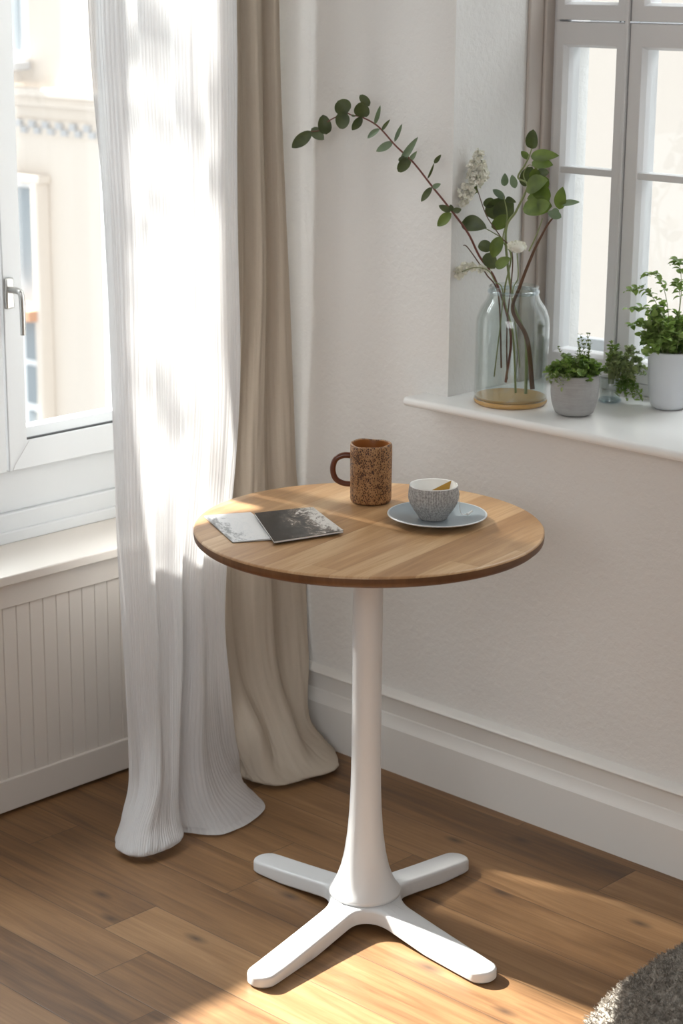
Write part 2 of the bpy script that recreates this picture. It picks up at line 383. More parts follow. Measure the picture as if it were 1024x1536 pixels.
# baseboard on the back wall: tall board with stepped cap, flat band, half round rail
prof = [(YW, 0), (.540, 0), (.540, .103), (.543, .108), (.550, .118), (.5525, .128), (.5545, .130), (YW, .130)]
bm = extrude_profile(B(), prof, 0, XW, RX)
tag(obj('baseboard_back', bm, M['trim'], smooth=25), kind='structure')
rail = [(YW, .166), (.553, .166), (.552, .168)] + [(.5485-.0065*math.cos(a), .1765-.0085*math.sin(a)) for a in [i*PI/8-PI/2 for i in range(0, 9)]][::-1]
rail = [(YW, .162), (.554, .162), (.5535, .167)] + [(.5520-.0165*math.sin(i*PI/10), .1675+.0185*i/10) for i in range(1, 10)] + [(.5535, .187), (YW, .188)]
tag(obj('trim_1', extrude_profile(B(), rail, 0, XW, RX), M['trim'], smooth=50), kind='structure')
tag(obj('trim_2', bx((XW, .5555, .130), (RX, YW, .164)), M['trim'], smooth=0), kind='structure')

# ------------------------------------------------------------------ left window
wn = thing('window_1', (-1.02, -.3, LZ0), kind='structure')
XS = -1.0
def bars(parent, name, mat, rects, x0, x1, bevel=.003):
    bm = B()
    for (y0, y1, z0, z1) in rects: box(bm, (x0, y0, z0), (x1, y1, z1))
    return obj(name, bm, mat, parent, smooth=30, bevel=bevel)
bars(wn, 'window_frame', M['pvc'], [(LY0, LY1, .53, .594), (LY0, LY1, 2.34, LZ1), (LY0, -.98, .594, 2.34), (.33, LY1, .594, 2.34)], -1.10, -1.006)
bars(wn, 'frame_panel', M['pvc'], [(LY0, LY1, .594, .70)], -1.10, -1.018, .001)
bars(wn, 'frame_ledge', M['pvc'], [(LY0, LY1, .530, .556)], -1.02, -.998, .003)
for (y0, y1) in ((-.046, .33), (-.98, -.052)):
    s = .052
    sash = B(); z0, z1 = .688, 2.33
    # mitred sash: inner and outer rectangles with a stepped face
    def rect_ring(bm, o, i, xa, xb, xc):
        oy0, oy1, oz0, oz1 = o; iy0, iy1, iz0, iz1 = i
        O = [(oy0, oz0), (oy1, oz0), (oy1, oz1), (oy0, oz1)]; I = [(iy0, iz0), (iy1, iz0), (iy1, iz1), (iy0, iz1)]
        vo0 = [bm.verts.new((xa, y, z)) for y, z in O]; vo = [bm.verts.new((xb, y, z)) for y, z in O]
        vi = [bm.verts.new((xc, y, z)) for y, z in I]; vi0 = [bm.verts.new((xa, y, z)) for y, z in I]
        for k in range(4):
            j = (k+1) % 4
            bm.faces.new((vo0[k], vo0[j], vo[j], vo[k])); bm.faces.new((vo[k], vo[j], vi[j], vi[k])); bm.faces.new((vi[k], vi[j], vi0[j], vi0[k])); bm.faces.new((vi0[k], vi0[j], vo0[j], vo0[k]))
        bmesh.ops.recalc_face_normals(bm, faces=bm.faces)
    rect_ring(sash, (y0, y1, z0, z1), (y0+s, y1-s, z0+s+.008, z1-s), -1.06, -.992, -.997)
    so = obj('sash', sash, M['pvc'], wn, smooth=20, bevel=.0025)
    bd = B(); rect_ring(bd, (y0+s, y1-s, z0+s+.008, z1-s), (y0+s+.008, y1-s-.008, z0+s+.03, z1-s-.012), -1.055, -1.006, -1.02)
    obj('glazing_bead', bd, M['pvc'], wn, smooth=20)
    g = B()
    for q in ((y0+s-.002, z0+s+.006, y1-s+.002, z0+s+.0115), (y0+s-.001, z0+s+.006, y0+s+.0012, z1-s)): box(g, (-1.01, q[0], q[1]), (-1.0015, q[2], q[3]))
    obj('gasket', g, M['gasket'], wn, smooth=0)
    obj('pane', bx((-1.036, y0+s+.005, z0+s+.02), (-1.032, y1-s-.005, z1-s-.008)), M['pane'], wn, smooth=0)
# small mitre notch at the sash corner
bm = tube(B(), [(-.9905, -.046+.008, .689), (-.9905, -.046+.012, .700), (-.9905, -.046+.052, .748)], .0007, n=5)
obj('mitre_joint', bm, M['zinc'], wn)
hd = obj('window_handle', bx((-.992, -.044, 1.035), (-.984, -.022, 1.10)), M['nickel'], wn, smooth=30, bevel=.004)
bm = tube(B(), [(-.985, -.033, 1.075), (-.955, -.033, 1.075), (-.948, -.033, 1.068), (-.947, -.032, 1.04), (-.949, -.031, .985)], .0075, .006, n=10, seg=20)
obj('lever', bm, M['nickel'], hd)
prof = [(-1.02, .509), (-.818, .509), (-.812, .512), (-.811, .524), (-.815, .530), (-1.02, .530)]
sl = extrude_profile(B(), prof, 1, LY0-.05, .20)
bmesh.ops.transform(sl, matrix=Matrix.Identity(4), verts=sl.verts)
tag(obj('trim_3', bx((-1.02, LY0, .506), (-.86, LY1, .508)), M['trim'], smooth=0), kind='structure')
bm = B(); box(bm, (-1.02, LY0, .509), (-.811, LY1, .530)); obj('window_sill', bm, M['cover'], wn, smooth=30, bevel=.003)

rc = thing('radiator_cover', (-.845, -.3, 0), 'cream white beadboard radiator cover below the left window sill', 'radiator cover')
bm = B(); box(bm, (-.858, LY0, .452), (-.838, LY1, .507)); box(bm, (-.858, LY0, .008), (-.838, LY1, .078))
obj('frame', bm, M['cover'], rc, smooth=30, bevel=.002)
pts = []; y = LY0; pitch = .0345
bm = B()
while y < LY1-.001:
    y2 = min(y+pitch, LY1); g_ = .0016
    prof = [(-.856, y), (-.8475, y), (-.8445, y+g_), (-.8445, y2-g_), (-.8475, y2), (-.856, y2)]
    extrude_profile(bm, prof, 2, .078, .452); y = y2
obj('beadboard_panel', bm, M['cover'], rc, smooth=15)

# unseen blind, added on the left window's far half to shade the table top
rb = thing('added_shade_blind', (-.955, -.55, 2.38), 'unseen cream blind added over the left window to block the sun', 'blind')
obj('headrail', bx((-.97, LY0+.02, 2.35), (-.93, -.085, 2.39)), M['trim'], rb, bevel=.003)
bm = B(); n = 40
for i in range(n+1):
    z = 2.35-(2.35-1.28)*i/n; xx = -.95+.008*abs(math.sin(i/n*PI*5))
    bm.verts.new((xx, LY0+.02, z)); bm.verts.new((xx, -.085, z))
bm.verts.ensure_lookup_table()
for i in range(n): bm.faces.new([bm.verts[k] for k in (2*i, 2*i+1, 2*i+3, 2*i+2)])
obj('blind_cloth', bm, M['blind'], rb, solid=.002)

# ------------------------------------------------------------------ right window in its niche
w2 = thing('window_2', (.3, .8, .866), kind='structure')
YP = .80
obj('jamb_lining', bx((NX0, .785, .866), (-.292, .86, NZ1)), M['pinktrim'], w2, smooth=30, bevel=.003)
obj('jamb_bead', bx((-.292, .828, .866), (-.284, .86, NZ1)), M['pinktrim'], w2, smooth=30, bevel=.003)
obj('window_frame', B() if False else (lambda b: (box(b, (-.298, .856, .866), (-.272, .92, NZ1)), box(b, (-.298, .856, .866), (NX1, .92, .892)), b)[2])(B()), M['greywood'], w2, smooth=30, bevel=.003)
def casement(x0, x1, gx0, gx1, z0, z1, gz0, gz1, munt):
    bm = B(); y0, y1 = .848, .90
    O = [(x0, z0), (x1, z0), (x1, z1), (x0, z1)]; I = [(gx0, gz0), (gx1, gz0), (gx1, gz1), (gx0, gz1)]
    I2 = [(gx0+.006, gz0+.006), (gx1-.006, gz0+.006), (gx1-.006, gz1-.006), (gx0+.006, gz1-.006)]
    L = [[bm.verts.new((x, yy, z)) for x, z in P] for P, yy in ((O, y1), (O, y0), (I, y0), (I2, y0+.014), (I2, y1))]
    for a, b in zip(L, L[1:]+L[:1]):
        for k in range(4): bm.faces.new((a[k], a[(k+1) % 4], b[(k+1) % 4], b[k]))
    bmesh.ops.recalc_face_normals(bm, faces=bm.faces)
    obj('casement', bm, M['greywood'], w2, smooth=20, bevel=.0015)
    for mz in munt: obj('glazing_bar', bx((gx0, .852, mz-.007), (gx1, .89, mz+.007)), M['greywood'], w2, smooth=20, bevel=.002)
    obj('pane', bx((gx0-.002, .875, gz0), (gx1+.002, .878, gz1)), M['pane'], w2, smooth=0)
for (x0, x1, gx0, gx1) in ((-.274, -.0895, -.2545, -.119), (-.0865, .38, -.0575, .35), (.383, 1.09, .415, 1.05)):
    casement(x0, x1, gx0, gx1, .894, 1.618, .93, 1.573, [1.317])
    casement(x0, x1, gx0, gx1, 1.622, NZ1-.02, 1.652, NZ1-.06, [2.0])
obj('mullion_strip', bx((-.0960, .840, .894), (-.0885, .849, NZ1-.02)), M['greywood'], w2, smooth=20, bevel=.002)
# outer sash of the double window
bm = B()
for (a, b) in ((-.47, -.392), (-.225, -.18), (-.01, .03), (.5, .56), (1.04, 1.1)): box(bm, (a, 1.005, .90), (b, 1.04, NZ1))
for z in (.90, 1.60): box(bm, (-.47, 1.01, z), (1.1, 1.035, z+.035))
obj('outer_sash', bm, M['pvc'], w2, smooth=20, bevel=.003)
bm = B()
for xx in (-.2255, -.214, -.0105): box(bm, (xx-.0014, 1.0035, .935), (xx+.0014, 1.0052, NZ1-.03))
obj('seal_line', bm, M['gasket'], w2, smooth=0)
# marble-white window board with rounded nose, longer than the niche on the left
zt, zb, yf = .866, .847, .492
nose = [(yf+.0095-.0095*math.sin(i*PI/12), (zt+zb)/2+.0095*math.cos(i*PI/12)) for i in range(13)]
prof = [(.80, zb), (.80, zt)] + nose
bm = B(); box(bm, (NX0+.001, YW-.0005, zb+.0005), (NX1-.001, .90, zt)); obj('window_sill', bm, M['sill'], w2, smooth=0)
bm = B(); prof = [(YW-.0005, zb), (YW-.0005, zt)] + nose; extrude_profile(bm, prof, 0, -.362, NX1+.06)
obj('sill_nosing', bm, M['sill'], w2, smooth=50)

# ------------------------------------------------------------------ buildings outside
lv = B(); rt = random.Random(21)
tt = thing('added_dapple_branch', (-3.0, -.9, 2.4), 'unseen leafy branch added outside the left window to dapple the sunlight', 'tree')  # added out of view to break up the sun on curtain and floor
k = 0
while k < 165:
    p = Vector((-3+rt.uniform(-.25, .25), rt.uniform(-1.0, .45), rt.uniform(2.22, 3.5)))
    if noise.noise(p*2.3) < -.08+.12*(2.9-p.z) or (p.z < 2.62 and rt.random() < .72): continue
    d = Vector((rt.uniform(-.4, .4), rt.uniform(-1, 1), rt.uniform(-1, .4))).normalized()
    leaf(lv, p, p+d*rt.uniform(.06, .10), rt.uniform(.04, .06), Vector((-1, rt.uniform(-.5, .5), .7)), .1, .1, .85, 4); k += 1
obj('leaves', lv, M['fern'], tt)
obj('branches', tube(tube(B(), [(-3.1, -1.6, 3.2), (-3, -.9, 3.0), (-3, -.2, 2.8), (-3, .3, 2.5)], .02, .006, 8, 20), [(-3.0, -.9, 3.0), (-3, -.6, 2.6), (-3, -.3, 2.35)], .008, .004, 6, 12), M['twig'], tt)
fa = thing('apartment_building', (-8, 5.5, -9), 'cream rendered building with cornice seen through the left window', 'building')
FY = 5.0
bm = B(); box(bm, (-16, FY, -9), (-5.1, FY+4, 8)); obj('wall', bm, M['facade'], fa, smooth=0)
bm = B(); box(bm, (-16, FY-.12, .99), (-5.1, FY, 1.04)); box(bm, (-16, FY-.06, .93), (-5.1, FY, .99)); obj('cornice', bm, M['facade'], fa, bevel=.01)
x = -9.0; bm = B()   # fretted frieze band
box(bm, (-16, FY-.012, .755), (-5.1, FY-.001, .85))
fz = obj('frieze', bm, M['facade'], fa, smooth=0)
while x < -5.2:
    b = B(); box(b, (x, FY-.035, .80), (x+.052, FY-.011, .84)); box(b, (x+.05, FY-.035, .765), (x+.10, FY-.011, .802)); obj('fret', b, M['zinc'], fz, smooth=0); x += .13
def fwindow(x0, x1, z0, z1, panes, sillmat, sillz=None):
    f = obj('window_frame', bx((x0, FY-.02, z0), (x1, FY+.02, z1)), M['fframe'], fa, bevel=.01)
    for a, b, c, d in panes: obj('pane', bx((a, FY-.03, c), (b, FY-.021, d)), M['fwin'], f, smooth=0)
    if sillmat: obj('ledge', bx((x0-.08, FY-.16, sillz[0]), (x1+.05, FY-.03, sillz[1])), sillmat, f, bevel=.008)
fwindow(-8.3, -7.38, -.30, .46, [(-8.2, -7.9, -.25, .4), (-7.64, -7.41, -.27, .43)], M['terra'], (-.37, -.30))
fwindow(-8.3, -7.36, -1.9, -.38, [(-7.55, -7.39, -.64, -.40), (-7.55, -7.39, -.92, -.68), (-7.55, -7.39, -1.5, -.97), (-8.2, -7.9, -1.5, -.4)], None)
obj('window_reveal', bx((-7.36, FY-.10, -1.9), (-7.30, FY, .47)), M['facade'], fa, bevel=.01)
obj('window_head', bx((-8.4, FY-.10, .47), (-7.28, FY, .52)), M['facade'], fa, bevel=.01)
fwindow(-8.5, -7.45, 1.2, 2.8, [(-7.8, -7.5, 1.25, 2.7), (-8.3, -8.0, 1.25, 2.7)], M['zinc'], (1.14, 1.19))
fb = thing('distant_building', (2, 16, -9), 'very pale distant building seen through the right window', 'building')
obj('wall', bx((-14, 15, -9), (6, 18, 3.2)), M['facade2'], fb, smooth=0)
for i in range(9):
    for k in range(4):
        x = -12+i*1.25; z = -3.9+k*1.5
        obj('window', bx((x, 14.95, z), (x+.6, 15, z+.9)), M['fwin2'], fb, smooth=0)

# ------------------------------------------------------------------ curtains
def cloth(name, rows, mat, nu, nv, folds, amp, label, cat, seed, thick=.0012, org=(0, 0, 0), uvw=1.0):
    """rows: (z, [(x,y)...], fold depth); cloth passes through the rows top to bottom"""
    m = len(rows[0][1])
    dense = [[Vector((x, y, z)) for (x, y) in ps] for z, ps, a in rows]
    cols = [catmull([r[k] for r in dense], nv) for k in range(m)]
    amps = [rows[0][2]]; R_ = catmull([(a, 0, 0) for _, _, a in rows], nv); amps = [max(0, p.x) for p in R_]
    bm = B(); ul = bm.loops.layers.uv.new('UVMap'); grid = []
    rs = random.Random(seed); ph = [rs.uniform(0, 6) for _ in range(8)]
    for j in range(nv+1):
        row = catmull([cols[k][j] for k in range(m)], nu); g = []
        v = j/nv
        for i in range(nu+1):
            u = i/nu; t = row[min(i+1, nu)]-row[max(i-1, 0)]; nrm = Vector((t.y, -t.x, 0)).normalized()
            drift = .35*math.sin(2.2*v+ph[0])+.25*noise.noise(Vector((u*2+seed, v*2.2, 0)))
            wv = math.sin(2*PI*folds*(u+.05*math.sin(5*u+ph[1]))+drift*2.2+ph[2])
            w2_ = math.sin(2*PI*folds*2.3*u+ph[3]+1.5*drift+v*1.5)
            d = amps[j]*(.72*math.copysign(abs(wv)**.75, wv)+.14*w2_+.5*noise.noise(Vector((u*6+seed, v*5, 3))))
            d += amp*.12*noise.noise(Vector((u*26, v*16, seed)))
            p = row[i]+nrm*d
            if p.z < .003: p.z = .003
            g.append(bm.verts.new(p))
        grid.append(g)
    for j in range(nv):
        for i in range(nu):
            f = bm.faces.new((grid[j][i], grid[j+1][i], grid[j+1][i+1], grid[j][i+1]))
            for lp, (a, b) in zip(f.loops, ((i, j), (i, j+1), (i+1, j+1), (i+1, j))): lp[ul].uv = (a/nu*uvw, b/nv)
    return tag(obj(name, bm, mat, org=org, smooth=180, solid=thick), label, cat)
def prow(py, xl, xr, X, k=6, bow=0.0):
    a, b = at(xl, py, 0, X), at(xr, py, 0, X)
    return (a.z+b.z)/2, [(X+bow*math.sin(PI*i/(k-1)), a.y+(b.y-a.y)*i/(k-1)) for i in range(k)]
rows = []
def crease(ps, d):
    return [(x-d*math.exp(-((k-6)/.8)**2), y) for k, (x, y) in enumerate(ps)]
z, ps = prow(0, 130, 345, -.70, 10); rows.append((2.42, ps, .024)); rows.append((z, ps, .024))
for py, xl, xr, X, A, cr in ((300, 152, 348, -.695, .022, .0), (600, 166, 352, -.685, .020, .008), (860, 176, 335, -.655, .016, .022), (1000, 184, 336, -.62, .014, .035)):
    z, ps = prow(py, xl, xr, X, 10); rows.append((z, crease(ps, cr), A))
rows += [(.13, [(-.575, -.085), (-.555, -.082), (-.537, -.065), (-.53, -.04), (-.535, -.01), (-.553, .02), (-.605, .05), (-.585, .11), (-.595, .18), (-.635, .255)], .010),
         (.055, [(-.56, -.12), (-.53, -.134), (-.503, -.128), (-.488, -.098), (-.488, -.06), (-.505, -.02), (-.56, .02), (-.53, .08), (-.55, .17), (-.62, .26)], .006),
         (.022, [(-.552, -.145), (-.517, -.166), (-.475, -.162), (-.455, -.132), (-.452, -.08), (-.472, -.035), (-.525, .0), (-.47, .06), (-.50, .18), (-.612, .256)], .002),
         (.010, [(-.545, -.147), (-.512, -.163), (-.478, -.158), (-.462, -.13), (-.460, -.08), (-.478, -.038), (-.515, -.005), (-.452, .055), (-.485, .19), (-.605, .256)], .001),
         (.005, [(-.54, -.138), (-.512, -.148), (-.486, -.143), (-.475, -.12), (-.474, -.08), (-.49, -.04), (-.51, -.01), (-.440, .05), (-.470, .195), (-.595, .258)], .001)]
cloth('sheer_curtain', rows, M['sheer'], 320, 240, 3.6, .02, 'white sheer voile curtain pooling on the floor by the left window', 'curtain', 3, 0, (-.55, .05, 0))
rows = []
z, ps = prow(0, 330, 415, -.74); rows.append((2.42, ps, .017)); rows.append((z, ps, .017))
for py, xl, xr, X, A in ((430, 334, 428, -.735, .017), (700, 304, 438, -.735, .014), (863, 284, 453, -.715, .016), (1000, 296, 459, -.69, .02)):
    z, ps = prow(py, xl, xr, X); rows.append((z, ps, A))
rows += [(.10, [(-.70, .235), (-.635, .275), (-.60, .33), (-.60, .38), (-.61, .44), (-.64, .48)], .022),
         (.04, [(-.64, .265), (-.60, .275), (-.555, .31), (-.55, .37), (-.545, .44), (-.60, .50)], .014),
         (.016, [(-.62, .26), (-.57, .27), (-.52, .30), (-.51, .37), (-.50, .45), (-.58, .515)], .006),
         (.008, [(-.62, .27), (-.57, .28), (-.525, .31), (-.52, .375), (-.515, .44), (-.585, .505)], .002)]
cloth('linen_curtain', rows, M['linen'], 240, 220, 2.3, .02, 'beige linen curtain hanging in the corner behind the table', 'curtain', 11, .0016, (-.62, .4, 0))

# ------------------------------------------------------------------ pedestal table
tb = thing('pedestal_table', (0, 0, 0), 'round oak topped pedestal table with white four footed base', 'table')
TZ = .76
RT = .3125
bm = lathe(B(), [(0, TZ), (RT-.004, TZ), (RT-.002, TZ-.0006), (RT-.0004, TZ-.0022), (RT-.0002, TZ-.004)], n=200)
top = obj('tabletop', bm, M['top'], tb, smooth=50)
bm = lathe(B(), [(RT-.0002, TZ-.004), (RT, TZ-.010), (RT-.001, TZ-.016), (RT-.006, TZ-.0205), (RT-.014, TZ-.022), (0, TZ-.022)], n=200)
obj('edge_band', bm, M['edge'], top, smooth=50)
bm = lathe(B(), [(0, TZ-.022), (.085, TZ-.022), (.085, TZ-.027), (.03, TZ-.03), (.0272, TZ-.036), (.0272, .32), (.0282, .26), (.0302, .21), (.0338, .165), (.0390, .127), (.0455, .098), (.0530, .076), (.0610, .061), (.0665, .0545), (.0675, .0525), (.068, .0515), (.068, .0495), (.0665, .0487), (.0665, .046), (0, .046)], n=96)
obj('pedestal', bm, M['white'], tb, smooth=40)
LEGS = [(180, .268), (90, .268), (-80.5, .328), (-6.5, .324)]
hw = .0285
def sdf(x, y):
    k = .045; d = math.hypot(x, y)-.055
    for (a, L) in LEGS:
        c, s = math.cos(math.radians(a)), math.sin(math.radians(a)); t = max(0, min(L-.008, x*c+y*s))
        dd = math.hypot(x-c*t, y-s*t)-hw
        h = max(k-abs(d-dd), 0)/k; d = min(d, dd)-h*h*k/4
    return d
def rad(th, off):
    lo, hi = .02, .45; c, s = math.cos(th), math.sin(th)
    for _ in range(26):
        m_ = (lo+hi)/2
        if sdf(c*m_, s*m_) < -off: lo = m_
        else: hi = m_
    return lo
ths = []
for q in range(len(LEGS)):
    pass
N = 1000; ths = [2*PI*i/N for i in range(N)]
ht = lambda r:   .047-.024*min(1, max(0, (r-.06)/.26))**.8
hb = lambda r: .020*(1-min(1, r/.2))
bm = B(); rings = []
for off, f in ((.004, lambda r: hb(r)+.001), (0, lambda r: hb(r)+.005), (0, lambda r: ht(r)-.0055), (.0012, lambda r: ht(r)-.0022), (.0045, lambda r: ht(r))):
    rings.append([(lambda r: bm.verts.new((r*math.cos(t), r*math.sin(t), f(r))))(rad(t, off)) for t in ths])
R5 = [rad(t, .0045) for t in ths]
for s in (.85, .7, .55, .4, .25):
    rings.append([bm.verts.new((r*s*math.cos(t), r*s*math.sin(t), ht(r*s))) for r, t in zip(R5, ths)])
for a, b in zip(rings, rings[1:]):
    for i in range(N): bm.faces.new((a[i], a[(i+1) % N], b[(i+1) % N], b[i]))
cv = bm.verts.new((0, 0, .05)); cu = bm.verts.new((0, 0, .019))
for i in range(N): bm.faces.new((rings[-1][i], rings[-1][(i+1) % N], cv)); bm.faces.new((rings[0][(i+1) % N], rings[0][i], cu))
bmesh.ops.recalc_face_normals(bm, faces=bm.faces)
ft = obj('foot', bm, M['white'], tb, smooth=40)
for (a, L) in LEGS:
    c, s = math.cos(math.radians(a)), math.sin(math.radians(a))
    obj('foot_pad', lathe(B(), [(0, 0), (.018, 0), (.018, .003), (0, .003)], (c*(L-.02), s*(L-.02), 0), 24), M['gasket'], ft)

# ------------------------------------------------------------------ on the table
MC = (-.111, .124, TZ)
mg = thing('mug', MC, 'tall brown mottled stoneware mug with dark handle on the table', 'mug')
rim = lambda a, z: (.0012*math.sin(2*a+1)+.0007*math.sin(5*a)) if z > .1 else 0
prof = [(0, .001), (.0345, .001), (.0375, .003), (.0385, .008), (.0388, .05), (.0392, .09), (.0390, .108), (.0380, .1115), (.0362, .112), (.0350, .110)]
obj('body', lathe(B(), prof, MC, 96, wob=rim), M['mug'], mg, smooth=60)
obj('inner_glaze', lathe(B(), [(.0350, .110), (.0342, .104), (.034, .02), (.030, .012), (0, .010)], MC, 96, wob=rim), M['mugin'], mg, smooth=60)
hdv = -R0; hdv = Vector((hdv.x, hdv.y, 0)).normalized()
mc = Vector(MC)
pts = [mc+hdv*.036+Vector((0, 0, .088)), mc+hdv*.052+Vector((0, 0, .088)), mc+hdv*.066+Vector((0, 0, .080)), mc+hdv*.071+Vector((0, 0, .062)), mc+hdv*.066+Vector((0, 0, .044)), mc+hdv*.052+Vector((0, 0, .035)), mc+hdv*.036+Vector((0, 0, .033))]
obj('handle', tube(B(), pts, .0058, .0052, 14, 36), M['mughandle'], mg, smooth=60)

SC = (.068, .107, TZ)
sa = thing('saucer', SC, 'blue grey saucer under the small ribbed cup', 'saucer')
obj('plate', lathe(B(), [(0, .0008), (.045, .0008), (.05, .003), (.075, .0085), (.0885, .0135), (.0885, .0155), (.084, .0145), (.07, .0105), (.05, .0065), (.036, .0045), (0, .0045)], SC, 96), M['saucer'], sa, smooth=50)
obj('rim_line', lathe(B(), [(.0882, .0132), (.0898, .0140), (.0900, .0152), (.0886, .0162), (.0868, .0156)], SC, 96), M['saucerrim'], sa, smooth=50)
CC = (.060, .105, TZ+.0048)
cu_ = thing('tea_cup', CC, 'small ribbed grey stoneware cup standing on the saucer', 'cup')
prof = [(0, 0), (.0235, 0), (.0258, .0015), (.0265, .004), (.0300, .009), (.0365, .0185), (.0425, .0285), (.0452, .037), (.0456, .044), (.0448, .053), (.0436, .0615)]
obj('body', lathe(B(), prof, CC, 96, uv=True), M['cup'], cu_, smooth=60)
obj('inner_glaze', lathe(B(), [(.0436, .0615), (.0429, .0632), (.0415, .0625), (.0418, .054), (.040, .035), (.028, .012), (0, .006)], CC, 96), M['cupin'], cu_, smooth=60)
cc = Vector(CC); Rh = Vector((R0.x, R0.y, 0)).normalized(); Bk = Vector((W.x, W.y, 0)).normalized()
hv = (Rh*.85+Bk*.5).normalized()
obj('handle', tube(B(), [cc+hv*.041+Vector((0, 0, .046)), cc+hv*.050+Vector((0, 0, .045)), cc+hv*.053+Vector((0, 0, .036)), cc+hv*.046+Vector((0, 0, .028)), cc+hv*.037+Vector((0, 0, .026))], .0026, n=10, seg=20), M['mughandle'], cu_)
tbg = thing('tea_bag', cc+Rh*.018+Vector((0, 0, .05)), 'golden tea bag inside the ribbed cup with paper tag', 'tea bag')
bm = B(); c0 = cc+Rh*.016+Bk*.006
P = [c0+Rh*-.020+Vector((0, 0, .050)), c0+Rh*.010-Bk*.014+Vector((0, 0, .048)), c0+Rh*.010+Bk*.012+Vector((0, 0, .046)), c0+Rh*.016+Vector((0, 0, .069))]
vv = [bm.verts.new(p) for p in P]
for f in ((0, 1, 2), (0, 3, 1), (1, 3, 2), (2, 3, 0)): bm.faces.new([vv[i] for i in f])
bmesh.ops.recalc_face_normals(bm, faces=bm.faces)
obj('pouch', bm, M['gold'], tbg, smooth=0)
tg = cc+Rh*.065+Bk*.004+Vector((0, 0, .0085))
obj('string', tube(B(), [P[3], c0+Rh*.021+Vector((0, 0, .0668)), cc+Rh*.0440-Bk*.002+Vector((0, 0, .058)), cc+Rh*.0455-Bk*.004+Vector((0, 0, .042)), cc+Rh*.050+Vector((0, 0, .010)), tg], .0006, n=5, seg=30), M['paper'], tbg)
bm = B(); lathe(bm, [(0, -.0009), (.0001, -.0009)], tg, 4)
bm.free(); bm = tube(B(), [tg-Bk*.006-Rh*.004, tg+Bk*.001, tg+Bk*.006+Rh*.006+Vector((0, 0, .003))], .0022, .0016, 8, 8)
obj('tag', bm, M['paper'], tbg)

def booklet(name, c, label, m_print, z0, z1, curl=.0):
    """c: four corners (x,y) front-left, front-right, back-right, back-left"""
    c = [Vector((x, y, 0)) for x, y in c]; ctr = sum(c, Vector((0, 0, 0)))/4; ctr.z = z0
    t = thing(name, ctr, label, 'magazine', 'magazines')
    def sheet(za, zb, ins, uvs=False):
        bm = B(); ul = bm.loops.layers.uv.new('UVMap'); n = 14; g = {}
        for s_, z in ((0, za), (1, zb)):
            for i in range(n+1):
                for j in range(n+1):
                    u, v = ins+(1-2*ins)*i/n, ins+(1-2*ins)*j/n
                    p = c[0].lerp(c[1], u).lerp(c[3].lerp(c[2], u), v); lift = curl*max(0, u-.7)**2*8+(.0006*math.sin(u*5+v*3))*(s_)
                    g[s_, i, j] = bm.verts.new((p.x, p.y, z+lift))
        for i in range(n):
            for j in range(n):
                for s_ in (0, 1):
                    q = [(i, j), (i+1, j), (i+1, j+1), (i, j+1)]
                    if s_ == 0: q = q[::-1]
                    f = bm.faces.new([g[s_, a, b] for a, b in q])
                    for lp, (a, b) in zip(f.loops, q): lp[ul].uv = (a/n, b/n)
        for i in range(n):
            bm.faces.new((g[0, i, 0], g[0, i+1, 0], g[1, i+1, 0], g[1, i, 0])); bm.faces.new((g[0, i+1, n], g[0, i, n], g[1, i, n], g[1, i+1, n]))
            bm.faces.new((g[0, 0, i+1], g[0, 0, i], g[1, 0, i], g[1, 0, i+1])); bm.faces.new((g[0, n, i], g[0, n, i+1], g[1, n, i+1], g[1, n, i]))
        bmesh.ops.recalc_face_normals(bm, faces=bm.faces)
        return bm
    k = (z1-z0)
    obj('back_cover', sheet(z0+.0002, z0+.0006, 0), M['print2'], t, smooth=30)
    obj('pages', sheet(z0+.0007, z1-.0006, .006), M['paper'], t, smooth=30)
    obj('front_cover', sheet(z1-.0005, z1, 0), m_print, t, smooth=30)
booklet('magazine', [(-.247, -.172), (-.088, -.250), (-.042, -.172), (-.205, -.095)], 'marbled grey and white magazine at the left table edge, partly under the dark one', M['print1'], TZ+.0002, TZ+.0030)
booklet('magazine', [(-.182, -.108), (-.026, -.211), (.012, -.078), (-.136, -.003)], 'dark photographic magazine in front of the brown mug, on top of the marbled one', M['print2'], TZ+.0040, TZ+.0085)

# ------------------------------------------------------------------ jar with branches on the sill
SZ = .866
JC = Vector((-.172, .607, SZ))
jr = thing('glass_jar', JC, 'large clear glass jar vase with amber base on the window sill', 'vase')
r_ = .0745
prof = [(0, .001), (r_-.006, .001), (r_-.001, .005), (r_, .012), (r_, .155), (r_-.001, .175), (r_-.008, .196), (r_-.020, .213), (.0515, .222), (.0495, .226), (.0495, .236), (.051, .240),
        (.0485, .241), (.0465, .238), (.0465, .226), (.0485, .220), (r_-.023, .211), (r_-.0115, .194), (r_-.004, .174), (r_-.003, .155), (r_-.003, .014), (r_-.008, .008), (0, .007)]
obj('glass_body', lathe(B(), prof, JC, 96), M['jar'], jr, smooth=60)
obj('rim_ring', lathe(B(), [(.0497, .2255), (.052, .227), (.0525, .230), (.0515, .2325), (.0497, .2335)], JC, 96), M['jarrim'], jr, smooth=60)
obj('amber_base', lathe(B(), [(0, .0085), (r_-.008, .0085), (r_-.0035, .013), (r_-.0035, .0165), (0, .0165)], JC, 96), M['amber'], jr, smooth=40)
obj('base_ring', lathe(B(), [(r_-.006, .0002), (r_-.0005, .0035), (r_+.0006, .007), (r_+.0004, .010), (r_-.001, .0115)], JC, 96), M['amber'], jr, smooth=60)

